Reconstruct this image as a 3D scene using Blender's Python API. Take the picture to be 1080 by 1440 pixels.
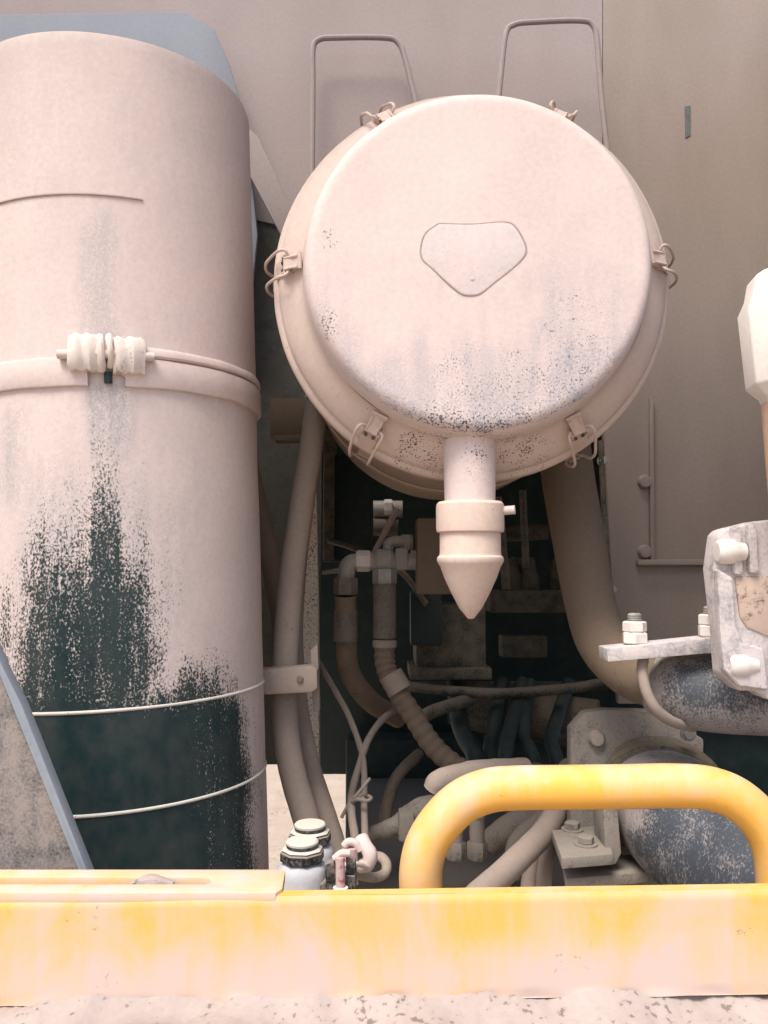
import bpy, bmesh, math, random
from mathutils import Vector, Matrix, noise
R = math.radians
random.seed(4)
scene = bpy.context.scene
for o in list(bpy.data.objects): bpy.data.objects.remove(o)

# ------------------------------------------------------------------ camera, sky, sun, exposure
F = 1150.0; PITCH = R(4.0); CZ = 1.5
cam_d = bpy.data.cameras.new('camera'); cam = bpy.data.objects.new('camera', cam_d)
scene.collection.objects.link(cam); scene.camera = cam
cam.location = (0, 0, CZ); cam.rotation_euler = (R(90) + PITCH, 0, 0)
cam_d.sensor_fit = 'VERTICAL'; cam_d.sensor_height = 36.0; cam_d.lens = F/1440*36.0
cam_d.clip_start = 0.02; cam_d.clip_end = 500

SUN_EL, SUN_AZ = R(60), R(-150)      # azimuth measured from +Y (away from the camera) towards +X
world = bpy.data.worlds.new('World'); scene.world = world; world.use_nodes = True
wn = world.node_tree; bg = wn.nodes['Background']
sky = wn.nodes.new('ShaderNodeTexSky'); sky.sky_type = 'NISHITA'; sky.sun_disc = False
sky.sun_elevation = SUN_EL; sky.sun_rotation = SUN_AZ
sky.dust_density = 4.0; sky.air_density = 1.0; sky.ozone_density = 1.0
wn.links.new(sky.outputs[0], bg.inputs[0]); bg.inputs[1].default_value = 0.12
sd = bpy.data.lights.new('sun', 'SUN'); sd.energy = 2.0; sd.angle = R(25); sd.color = (1.0, 0.95, 0.88)
sun = bpy.data.objects.new('sun', sd); scene.collection.objects.link(sun)
sdir = Vector((math.sin(SUN_AZ)*math.cos(SUN_EL), math.cos(SUN_AZ)*math.cos(SUN_EL), math.sin(SUN_EL)))
sun.rotation_euler = sdir.to_track_quat('Z', 'Y').to_euler(); sun.location = (0, -2, 5)
vs = scene.view_settings
vs.view_transform = 'Standard'; vs.look = 'None'; vs.gamma = 1; vs.use_curve_mapping = False; vs.exposure = .92
scene.render.engine = 'CYCLES'
scene.cycles.max_bounces = 5; scene.cycles.diffuse_bounces = 4; scene.cycles.adaptive_threshold = .02
scene.cycles.use_denoising = True

# ------------------------------------------------------------------ helpers
def at(px, py, Y):
    """world point at depth Y seen at photo position (px, py) -- used to survey where things stand"""
    u = (px-540)/F; v = (720-py)/F
    y = math.cos(PITCH) - v*math.sin(PITCH); z = math.sin(PITCH) + v*math.cos(PITCH)
    s = Y/y
    return Vector((u*s, Y, CZ + z*s))
def pm(n, Y): return n*Y/F
CP, SP = math.cos(PITCH), math.sin(PITCH)
def pix(c):
    y, z = c.y, c.z-CZ
    d = y*CP + z*SP; v = z*CP - y*SP
    return 540 + F*c.x/d, 720 - F*v/d
def sm(a, b, x):
    t = max(0.0, min(1.0, (x-a)/(b-a))); return t*t*(3-2*t)
def bump1(x, a, b, c, d): return sm(a, b, x)*(1-sm(c, d, x))

def catmull(pts, n):
    P = [Vector(p) for p in pts]; out = []
    for i in range(len(P)-1):
        p0 = P[i-1] if i else P[0]*2-P[1]; p1, p2 = P[i], P[i+1]
        p3 = P[i+2] if i+2 < len(P) else P[-1]*2-P[-2]
        for k in range(n):
            t = k/n
            out.append(0.5*((2*p1)+(p2-p0)*t+(2*p0-5*p1+4*p2-p3)*t*t+(3*p1-p0-3*p2+p3)*t**3))
    out.append(P[-1]); return out

class MB:
    def __init__(s): s.v = []; s.f = []
    def add(s, vs, fs):
        b = len(s.v); s.v += [Vector(v) for v in vs]; s.f += [tuple(i+b for i in f) for f in fs]; return s
    def tube(s, pts, r, seg=18, n=6, flat=None, caps=True, round_end=False):
        rr = r if isinstance(r, (list, tuple)) else [r]*len(pts)
        if n > 1:
            c = catmull(pts, n); q = catmull([(a, 0, 0) for a in rr], n); rad = [a.x for a in q]
        else: c = [Vector(p) for p in pts]; rad = list(rr)
        vs, fs = [], []; up = None
        for i, p in enumerate(c):
            d = (c[min(i+1, len(c)-1)]-c[max(i-1, 0)])
            if d.length < 1e-9: d = Vector((0, 0, 1))
            d.normalize()
            if up is None:
                up = Vector((0, 1, 0)) if abs(d.y) < .9 else Vector((1, 0, 0))
            a = (up - d*up.dot(d)).normalized(); up = a; b = d.cross(a)
            for k in range(seg):
                t = 2*math.pi*k/seg
                vs.append(p + (a*math.cos(t)*(flat or 1) + b*math.sin(t))*rad[i])
        m = len(c)
        for i in range(m-1):
            for k in range(seg):
                k2 = (k+1) % seg
                fs.append((i*seg+k, i*seg+k2, (i+1)*seg+k2, (i+1)*seg+k))
        if caps: fs += [tuple(reversed(range(seg))), tuple(range((m-1)*seg, m*seg))]
        return s.add(vs, fs)
    def lathe(s, prof, o, ax, seg=48, a0=0, a1=360, ref=None):
        ax = Vector(ax).normalized(); o = Vector(o)
        u = Vector(ref) if ref else (Vector((1, 0, 0)) if abs(ax.x) < .9 else Vector((0, 0, 1)))
        u = (u - ax*u.dot(ax)).normalized(); w = ax.cross(u)
        full = abs(a1-a0) >= 360; m = seg if full else seg+1
        vs, fs = [], []
        for r, t in prof:
            for k in range(m):
                a = R(a0+(a1-a0)*k/seg)
                vs.append(o + ax*t + (u*math.cos(a)+w*math.sin(a))*max(r, 1e-5))
        for i in range(len(prof)-1):
            for k in range(seg):
                k2 = (k+1) % m
                fs.append((i*m+k, i*m+k2, (i+1)*m+k2, (i+1)*m+k))
        return s.add(vs, fs)
    def box(s, c, size, rot=None):
        c = Vector(c); h = Vector(size)/2; M = rot or Matrix.Identity(3)
        vs = [c + M @ Vector((sx*h.x, sy*h.y, sz*h.z)) for sx in (-1, 1) for sy in (-1, 1) for sz in (-1, 1)]
        return s.add(vs, [(0, 1, 3, 2), (4, 6, 7, 5), (0, 4, 5, 1), (2, 3, 7, 6), (0, 2, 6, 4), (1, 5, 7, 3)])
    def pbox(s, x0, y0, x1, y1, Y, dep):
        """box whose front face spans the surveyed corners at depth Y"""
        a = at(x0, y0, Y); b = at(x1, y1, Y)
        return s.box(((a.x+b.x)/2, Y+dep/2, (a.z+b.z)/2), (abs(b.x-a.x), dep, abs(a.z-b.z)))
    def prism(s, poly, Y, dep):
        P = [at(x, y, Y) for x, y in poly]; n = len(P)
        vs = P + [p+Vector((0, dep, 0)) for p in P]
        fs = [tuple(range(n)), tuple(reversed(range(n, 2*n)))]
        fs += [(i, i+n, (i+1) % n+n, (i+1) % n) for i in range(n)]
        return s.add(vs, fs)
    def hexa(s, o, ax, r, h, n=6, ch=.12, ref=None):
        return s.lathe([(0, 0), (r*(1-ch), 0), (r, h*ch), (r, h*(1-ch)), (r*(1-ch), h), (0, h)], o, ax, n, ref=ref)
    def bolt(s, o, ax, r, h):      # threaded stud
        prof = [(0, 0)]; k = max(4, int(h/(r*.42)))
        for i in range(k):
            prof += [(r, h*i/k), (r, h*(i+.45)/k), (r*.84, h*(i+.6)/k), (r*.84, h*(i+.9)/k)]
        return s.lathe(prof+[(r*.8, h), (0, h)], o, ax, 20)
    def build(s, name, mat, parent=None, bevel=0, wear=None, rough=0, rs=30, loc=None, bseg=2, smooth=.6):
        me = bpy.data.meshes.new(name); bm = bmesh.new()
        off = Vector(loc) if loc is not None else (parent_world(parent) if parent else base_of(s.v))
        vv = [bm.verts.new(v) for v in s.v]
        for f in s.f:
            try: bm.faces.new([vv[i] for i in f])
            except ValueError: pass
        bmesh.ops.remove_doubles(bm, verts=bm.verts, dist=2e-5)
        bmesh.ops.recalc_face_normals(bm, faces=bm.faces)
        if bevel:
            es = [e for e in bm.edges if e.calc_face_angle(0) > .5]
            bmesh.ops.bevel(bm, geom=es, offset=bevel, segments=bseg, affect='EDGES', clamp_overlap=True, profile=.6)
        if rough:
            bm.normal_update()
            for v in bm.verts:
                v.co += v.normal*rough*noise.fractal(v.co*rs, 1, 2, 3)
        for e in bm.edges: e.smooth = e.calc_face_angle(0) < smooth
        for f in bm.faces: f.smooth = True
        wv = [wear(*pix(v.co), v.co) for v in bm.verts] if wear else None
        for v in bm.verts: v.co -= off
        bm.to_mesh(me); bm.free()
        if wv:
            a = me.attributes.new('wear', 'FLOAT', 'POINT'); a.data.foreach_set('value', [w[0] for w in wv])
            a = me.attributes.new('thin', 'FLOAT', 'POINT'); a.data.foreach_set('value', [w[1] for w in wv])
        me.materials.append(mat)
        ob = bpy.data.objects.new(name, me); scene.collection.objects.link(ob)
        if parent: ob.parent = parent
        else: ob.location = off
        WL[ob.name] = off
        return ob
WL = {}
def parent_world(p): return WL[p.name]
def base_of(vs):
    lo = [min(v[i] for v in vs) for i in range(3)]; hi = [max(v[i] for v in vs) for i in range(3)]
    return Vector(((lo[0]+hi[0])/2, (lo[1]+hi[1])/2, lo[2]))
def tag(o, label, cat=None, group=None, kind=None):
    if label: o['label'] = label
    if cat: o['category'] = cat
    if group: o['group'] = group
    if kind: o['kind'] = kind
    return o
def thing(name, label, cat, loc, group=None):
    o = bpy.data.objects.new(name, None); scene.collection.objects.link(o)
    o.location = loc; o.empty_display_size = .02; WL[o.name] = Vector(loc)
    return tag(o, label, cat, group)

# ------------------------------------------------------------------ materials
def srgb(r, g, b):
    f = lambda c: ((c/255+.055)/1.055)**2.4 if c/255 > .04045 else c/255/12.92
    return (f(r), f(g), f(b), 1)
class NT:
    def __init__(s, name):
        s.m = bpy.data.materials.new(name); s.m.use_nodes = True; s.t = s.m.node_tree
        s.b = s.t.nodes['Principled BSDF']
    def n(s, typ, **kw):
        x = s.t.nodes.new(typ)
        for k, v in kw.items(): setattr(x, k, v)
        return x
    def l(s, a, b): s.t.links.new(a, b)
    def math(s, op, a, b=None, c=None, clamp=False):
        x = s.n('ShaderNodeMath', operation=op, use_clamp=clamp)
        for i, q in enumerate((a, b, c)):
            if q is None: continue
            if isinstance(q, (int, float)): x.inputs[i].default_value = q
            else: s.l(q, x.inputs[i])
        return x.outputs[0]
    def noise(s, vec, scale, detail=3, rough=.55, sc=(1, 1, 1), dist=0):
        mp = s.n('ShaderNodeMapping'); mp.inputs['Scale'].default_value = sc; s.l(vec, mp.inputs[0])
        x = s.n('ShaderNodeTexNoise'); x.inputs['Scale'].default_value = scale; x.inputs['Detail'].default_value = detail
        x.inputs['Roughness'].default_value = rough; x.inputs['Distortion'].default_value = dist
        s.l(mp.outputs[0], x.inputs['Vector']); return x.outputs['Fac']
    def mix(s, fac, a, b):
        x = s.n('ShaderNodeMix', data_type='RGBA')
        for i, q in ((0, fac), (6, a), (7, b)):
            if isinstance(q, (int, float)): x.inputs[i].default_value = q
            elif isinstance(q, tuple): x.inputs[i].default_value = q
            else: s.l(q, x.inputs[i])
        return x.outputs[2]
    def ramp(s, x, lo, hi, a=0., b=1.):
        m = s.n('ShaderNodeMapRange'); m.inputs[1].default_value = lo; m.inputs[2].default_value = hi
        m.inputs[3].default_value = a; m.inputs[4].default_value = b; s.l(x, m.inputs[0]); return m.outputs[0]

def dusty(name, dust, dust2, paint, wear=0.0, fine=330, amp=.8, sc=(1, 1, 1), thin=None, settle=0.0,
          prough=.45, drough=.93, bump=.25, mid=.5, metal=0.0, soft=.05, tone=5, thinamt=.55, bscale=60, streak=0.0):
    """paint under a coat of dust: 'wear' (an attribute or a number) says how much dust has come off"""
    N = NT(name); tc = N.n('ShaderNodeTexCoord').outputs['Object']
    if wear == 'attr':
        w = N.n('ShaderNodeAttribute', attribute_name='wear').outputs['Fac']
        th = N.n('ShaderNodeAttribute', attribute_name='thin').outputs['Fac']
    else:
        v = N.n('ShaderNodeValue'); v.outputs[0].default_value = wear; w = v.outputs[0]; th = None
    if settle:
        g = N.n('ShaderNodeNewGeometry'); sx = N.n('ShaderNodeSeparateXYZ'); N.l(g.outputs['Normal'], sx.inputs[0])
        w = N.math('SUBTRACT', w, N.math('MULTIPLY', N.math('MAXIMUM', sx.outputs[2], -.25), settle))
    nf = N.ramp(N.noise(tc, fine, 2, .6, sc), .25, .75); nm = N.noise(tc, fine*.12, 2, .6, sc)
    x = N.math('ADD', w, N.math('MULTIPLY', N.math('SUBTRACT', nf, .5), amp))
    x = N.math('ADD', x, N.math('MULTIPLY', N.math('SUBTRACT', nm, .5), mid))
    if streak:
        x = N.math('ADD', x, N.math('MULTIPLY', N.math('SUBTRACT', N.noise(tc, 110, 3, .6, (1, 1, .07)), .5), streak))
    mask = N.ramp(x, .5-soft, .5+soft)
    d = N.mix(N.ramp(N.noise(tc, tone, 3, .6, (1, 1, .35)), .3, .7), dust, dust2)
    d = N.mix(N.ramp(N.noise(tc, 160, 2, .6), .35, .75, 0, .22), d, tuple(c*.62 for c in dust2[:3])+(1,))
    if th is not None:
        ns = N.noise(tc, 60, 3, .6, (1, 1, .12)); nn = nf
        tf = N.math('MULTIPLY', th, N.ramp(N.math('ADD', N.math('MULTIPLY', ns, .6), N.math('MULTIPLY', nn, .4)), .3, .65), clamp=True)
        tf = N.math('MULTIPLY', tf, thinamt)
        d = N.mix(tf, d, thin)
    pc = N.mix(N.ramp(nm, .35, .75, 0, .5), paint, tuple(c*.55+d_*.08 for c, d_ in zip(paint[:3], dust[:3]))+(1,))
    col = N.mix(mask, d, pc)
    N.l(col, N.b.inputs['Base Color'])
    N.l(N.ramp(mask, 0, 1, drough, prough), N.b.inputs['Roughness'])
    if metal: N.l(N.math('MULTIPLY', mask, metal), N.b.inputs['Metallic'])
    N.b.inputs['Specular IOR Level'].default_value = .35
    h = N.noise(tc, bscale, 3, .7)
    bp = N.n('ShaderNodeBump'); bp.inputs['Strength'].default_value = bump; bp.inputs['Distance'].default_value = .0012
    N.l(h, bp.inputs['Height']); N.l(bp.outputs[0], N.b.inputs['Normal'])
    return N.m
def L(r, g, b): return (r, g, b, 1)
D1, D2 = L(.65, .535, .495), L(.55, .465, .43)
TEAL = L(.010, .028, .030)
BROWN, BROWN2 = L(.205, .15, .105), L(.165, .125, .09)
M = {}
M['tank'] = dusty('dusty tank paint', D1, D2, TEAL, 'attr', fine=480, amp=.75, sc=(1, 1, .75), thin=L(.19, .23, .25), mid=.35, prough=.36, soft=.15, streak=.6, bump=.35, bscale=90)
M['lid'] = dusty('dusty lid paint', L(.67, .55, .51), L(.585, .49, .455), L(.05, .06, .07), 'attr', fine=450, amp=.8, thin=L(.27, .28, .32), mid=.35, soft=.10, thinamt=.8, bump=.35, bscale=90)
M['dust'] = dusty('pale dust coat', D1, D2, L(.12, .10, .09), .02)
M['dustwarm'] = dusty('warm dust coat', L(.46, .35, .27), L(.41, .31, .25), L(.08, .07, .06), .1)
M['rubber'] = dusty('dusty rubber', L(.64, .50, .42), L(.60, .47, .40), L(.10, .09, .09), .06, bump=.15)
M['wall'] = dusty('dusty mauve paint', L(.37, .31, .295), L(.285, .235, .22), L(.10, .11, .105), .10, fine=120, amp=.5, tone=3, bump=.1)
M['wallbrown'] = dusty('brown dusty sheet', L(.315, .258, .225), L(.235, .19, .16), L(.08, .07, .06), .1, fine=150, amp=.5, tone=4, bump=.12)
M['blueshadow'] = dusty('blue grey shadow tint', L(.25, .262, .29), L(.21, .225, .255), L(.10, .12, .15), .15, fine=90, amp=.5, bump=.1)
M['brown'] = dusty('brown dusty hose', BROWN, BROWN2, L(.03, .03, .03), .15, fine=300, amp=.45, settle=.15, soft=.22, mid=.9)
M['tan'] = dusty('tan dusty hose', L(.34, .275, .23), L(.29, .235, .195), L(.06, .055, .05), .12, fine=300, amp=.45, soft=.22, mid=.9)
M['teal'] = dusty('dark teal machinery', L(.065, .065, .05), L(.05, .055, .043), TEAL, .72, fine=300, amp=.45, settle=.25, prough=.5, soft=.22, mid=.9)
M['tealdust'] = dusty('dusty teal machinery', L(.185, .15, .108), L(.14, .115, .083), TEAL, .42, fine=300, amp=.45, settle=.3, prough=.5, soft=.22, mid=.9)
M['grimy'] = dusty('grimy metal', L(.20, .17, .14), L(.16, .135, .11), L(.05, .05, .05), .3, fine=300, amp=.45, settle=.2, prough=.5, soft=.22, mid=.9)
M['zinc'] = dusty('dusty zinc fitting', L(.40, .35, .30), L(.33, .30, .26), L(.45, .46, .45), .42, fine=300, amp=.45, metal=.7, prough=.35, soft=.22, mid=.9)
M['bright'] = dusty('bright dusty zinc', L(.72, .66, .60), L(.66, .61, .57), L(.5, .5, .5), .2, fine=200, amp=.6, metal=.5)
M['cast'] = dusty('cast aluminium', L(.62, .55, .52), L(.55, .50, .49), L(.33, .33, .36), .33, fine=300, amp=.45, metal=.5, prough=.4, bump=.4, soft=.22, mid=.9)
M['castdirt'] = dusty('caked dirt', L(.56, .43, .35), L(.48, .37, .30), L(.17, .11, .07), .26, fine=200, amp=.7, mid=1.2, bump=.6, soft=.15)
M['sleeve'] = dusty('worn blue black rubber', L(.36, .31, .28), L(.30, .275, .265), L(.055, .066, .082), 'attr', fine=520, amp=.75, sc=(1, 1, .6), thin=L(.1, .12, .15), mid=.7, prough=.55, soft=.22)
M['plastic'] = dusty('pale grey plastic', L(.52, .50, .50), L(.42, .43, .46), L(.40, .43, .48), .4, fine=300, amp=.45, prough=.5, soft=.22, mid=.9)
M['black'] = dusty('black plastic', L(.26, .22, .19), L(.2, .17, .15), L(.012, .016, .016), .62, fine=300, amp=.45, settle=.55, prough=.4, soft=.22, mid=.9)
M['capwhite'] = dusty('dusty cap top', L(.62, .57, .50), L(.56, .52, .46), L(.03, .03, .03), .15, fine=150, amp=.6)
M['pink'] = dusty('faded red plastic', L(.55, .40, .38), L(.5, .36, .35), L(.42, .13, .13), .42, fine=120, amp=.6)
M['glass'] = dusty('grey guard paint', L(.30, .25, .22), L(.25, .22, .20), L(.09, .095, .10), .42, fine=420, amp=.5, prough=.25, soft=.2, mid=.9)
M['trim'] = dusty('blue grey edge', L(.27, .295, .33), L(.23, .26, .30), L(.1, .14, .18), .2, fine=300, amp=.4, soft=.2)
M['speck'] = dusty('speckled post painted sunlit', L(.80, .72, .62), L(.74, .66, .56), L(.20, .15, .11), .30, fine=320, amp=1.0)  # pale dust lightened further so the post looks sunlit
M['rust'] = dusty('orange primer rod', L(.56, .37, .25), L(.50, .35, .25), L(.3, .16, .09), .2, fine=120, amp=.5)
M['ground'] = dusty('pale dry soil', L(.46, .37, .29), L(.38, .30, .23), L(.3, .24, .18), .3, fine=40, amp=.8, bump=.8)
M['ledge'] = dusty('caked pale dust', L(.44, .365, .335), L(.33, .275, .25), L(.20, .16, .14), .26, fine=160, amp=.8, bump=.8)
M['seam'] = dusty('dusty weld bead', L(.60, .56, .50), L(.52, .5, .45), L(.1, .1, .1), .15)
M['groove'] = dusty('dark groove', L(.16, .12, .10), L(.13, .1, .08), L(.03, .03, .03), .3)

def yellow(name, attr=True, dustlvl=.2, settle=0, c1=L(.72, .425, .085), c2=L(.68, .44, .13)):
    N = NT(name); tc = N.n('ShaderNodeTexCoord').outputs['Object']
    if attr: w = N.n('ShaderNodeAttribute', attribute_name='wear').outputs['Fac']
    else:
        v = N.n('ShaderNodeValue'); v.outputs[0].default_value = dustlvl; w = v.outputs[0]
    if settle:
        g = N.n('ShaderNodeNewGeometry'); sx = N.n('ShaderNodeSeparateXYZ'); N.l(g.outputs['Normal'], sx.inputs[0])
        w = N.math('ADD', w, N.math('MULTIPLY', sx.outputs[2], settle))
    s1 = N.noise(tc, 45, 5, .65, (1, 1, .10)); s2 = N.noise(tc, 14, 4, .65, (1, 1, .6), 1.0); s3 = N.noise(tc, 240, 3, .6)
    x = N.math('ADD', w, N.math('MULTIPLY', N.math('SUBTRACT', s1, .5), 1.1))
    x = N.math('ADD', x, N.math('MULTIPLY', N.math('SUBTRACT', s2, .5), 1.5))
    x = N.math('ADD', x, N.math('MULTIPLY', N.math('SUBTRACT', s3, .5), .35))
    mk = N.ramp(x, .05, 1.0)
    y = N.mix(N.ramp(s2, .3, .7), c1, c2)
    y = N.mix(N.ramp(N.noise(tc, 420, 2), .60, .72, 0, .3), y, L(.55, .32, .08))
    d = N.mix(N.ramp(s2, .35, .65), L(.62, .465, .385), L(.58, .46, .405))
    ch = N.ramp(N.math('ADD', N.math('MULTIPLY', N.noise(tc, 130, 4, .7), .6), N.math('MULTIPLY', N.noise(tc, 12, 2), .4)), .64, .68, 0, .55)
    N.l(N.mix(ch, N.mix(mk, y, d), L(.20, .12, .07)), N.b.inputs['Base Color'])
    N.l(N.ramp(mk, 0, 1, .38, .9), N.b.inputs['Roughness'])
    bp = N.n('ShaderNodeBump'); bp.inputs['Strength'].default_value = .2; bp.inputs['Distance'].default_value = .001
    N.l(N.noise(tc, 60, 3), bp.inputs['Height']); N.l(bp.outputs[0], N.b.inputs['Normal'])
    return N.m
M['beam'] = yellow('weathered yellow beam')
M['handle'] = yellow('yellow handle paint', False, .18, .34, L(.80, .405, .06), L(.78, .43, .08))
M['slot'] = yellow('orange slot paint', False, -.3)

# ------------------------------------------------------------------ setting: ground, ledge, deck
g = MB().box((0, 0, -.05), (120, 120, .1)).build('ground', M['ground']); tag(g, 'pale dry dusty ground', kind='structure')

def ledge_mesh():
    m = MB(); nx, ny = 240, 40; x0, x1, y0, y1 = -.62, .62, .30, .66
    zt = at(540, 1408, .63).z
    vs, fs = [], []
    for j in range(ny+1):
        for i in range(nx+1):
            x = x0+(x1-x0)*i/nx; y = y0+(y1-y0)*j/ny
            p = Vector((x, y, 0))
            z = zt + .006*noise.fractal(p*22, 1, 2, 4) + .004*max(0, noise.noise(p*70)) + .004*max(0, noise.noise(p*34+Vector((3, 1, 0))))**1
            z -= .012*sm(-.1, -.45, x); z += .007*max(0, noise.noise(p*16+Vector((7, 3, 1)))-.1)+.0025*noise.fractal(p*120, 1, 2, 2)
            z += .004*sm(.59, .62, y)+.018*sm(.605, .64, y)*(.5+noise.noise(Vector((x*9, 2, 0))))
            vs.append((x, y, z))
    for j in range(ny):
        for i in range(nx):
            a = j*(nx+1)+i; fs.append((a, a+1, a+nx+2, a+nx+1))
    m.add(vs, fs)
    m.box((0, (y0+y1)/2, zt-.05), (x1-x0-.004, y1-y0-.004, .05))
    return m
tag(ledge_mesh().build('dusty_ledge', M['ledge'], smooth=1.2), 'ledge caked with pale lumpy dust below the yellow beam', kind='structure')

ZD = CZ - .50
deck = MB().box((.42, 1.42, ZD-.02), (.98, 1.30, .04))
tag(deck.build('deck', M['grimy'], bevel=.003), 'grimy metal deck of the engine bay', kind='structure')

# unseen enclosure added to shade the bay: side, rear, hood and overhead sheets
def blocker(name, c, size, label): tag(MB().box(c, size).build(name, M['blocker'], bevel=.003), label, kind='structure')
M['blocker'] = dusty('blocker paint', L(.16, .13, .11), L(.13, .11, .09), L(.05, .05, .05), .2, fine=60, amp=.6)
zr = at(600, 520, 1.5).z
blocker('hood_blocker', (.15, 2.0, zr), (1.9, 1.0, .02), 'unseen hood sheet added to shade the engine bay')
blocker('rear_blocker', (.55, 2.46, CZ-.12), (1.3, .02, .95), 'unseen rear sheet added to darken the engine bay')
blocker('left_blocker', (-.80, 1.12, CZ+.05), (.02, .70, 1.9), 'unseen left sheet added to block light from the side')
blocker('right_blocker', (.76, 1.12, CZ+.05), (.02, .70, 1.9), 'unseen right sheet added to block light from the side')
blocker('overhead_blocker', (0, .91, CZ+.97), (1.5, .40, .02), 'unseen overhead sheet added to shade the lower bulkhead')  # unseen, placed so the bulkhead gets darker downwards
M['slotdark'] = dusty('painted slot shade', L(.15, .16, .155), L(.12, .13, .13), L(.06, .07, .07), .3, soft=.2)
# ------------------------------------------------------------------ bulkhead behind everything
YW = 1.46
M['darksheet'] = dusty('dark olive sheet', L(.115, .105, .088), L(.085, .085, .075), L(.03, .045, .045), .25, fine=140, amp=.5, soft=.25, mid=1.0)  # darker olive tone than the bulkhead panel above
bw = thing('bulkhead', 'tall mauve grey sheet metal bulkhead behind the round canister', 'bulkhead', at(540, 600, YW))
MB().prism([(-420, -420), (846.9, -420), (846.9, 585), (452, 585), (452, 330), (320, 300), (-420, 300)], YW, .02).build('panel', M['wall'], bw)
tag(MB().prism([(-420, 301), (320, 301), (451.5, 331), (452, 700), (448, 1075), (300, 1075), (-420, 1075)], YW+.004, .02).build('lower_sheet', M['darksheet'], bw), 'dark olive lower sheet between tank and canister')
tag(MB().prism([(847, -420), (1600, -420), (1600, 990), (870, 990), (849, 600)], YW, .02).build('side_sheet', M['wallbrown'], bw, bevel=.002), 'warm brown dusty right hand sheet')
MB().prism([(914, 560), (919, 560), (921, 788), (915, 788)], YW-.008, .010).build('seam_strip', M['wallbrown'], bw, bevel=.001)
MB().prism([(898, 787), (1250, 783), (1250, 794), (898, 795)], YW-.016, .018).build('ledge_strip', M['wallbrown'], bw, bevel=.002)
for x, y in ((906, 678), (906, 776)):
    MB().lathe([(0, -.012), (.010, -.010), (.013, -.002), (.013, .004)], at(x, y, YW), (0, 1, 0), 16).build('hinge_knob', M['wallbrown'], bw)
MB().prism([(963, 150), (971, 148), (971, 190), (964, 194)], YW-.0015, .004).build('slot', M['slotdark'], bw)  # flat prism, shade inside the hole is put into its dark colour
MB().lathe([(0, -.008), (.006, -.007), (.008, 0)], at(906, 372, YW), (0, 1, 0), 14).build('rivet', M['wall'], bw)

bp_ = MB().prism([(-200, 22), (262, 16), (300, 40), (322, 90), (346, 170), (362, 330), (352, 430), (-200, 430)], 1.40, .012)  # added plate, the tank's bluish shadow put into its colour and outline
tag(bp_.build('shadow_plate', M['blueshadow'], bevel=.003), 'blue grey plate added as the bluish shadow of the tall tank', 'plate')

tag(MB().prism([(338, 170), (362, 190), (412, 300), (402, 345), (340, 225)], 1.38, .012).build('brace', M['wall'], bevel=.003),
    'grey diagonal brace between the tall tank and the round canister', 'brace')

M['rodgrey'] = dusty('dusty rod', L(.35, .295, .28), L(.28, .235, .22), L(.1, .1, .1), .1)
def wire(pts, Y, r, label):
    P = [at(x, y, Y) for x, y in pts]
    return tag(MB().tube(P, r, 10, 5).build('bent_rod', M['rodgrey']), label, 'rod', 'bent rods on the bulkhead')
wire([(439, 330), (439, 240), (440, 120), (440, 70), (448, 56), (470, 53), (540, 53), (560, 60), (570, 84), (586, 150)], 1.42, .0052, 'bent rod hoop above the upper left latch of the canister')
wire([(698, 170), (704, 110), (711, 50), (722, 35), (750, 31), (815, 29), (834, 36), (840, 62), (846, 140), (856, 230)], 1.38, .0050, 'bent rod hoop above the upper right latch of the canister')

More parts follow.
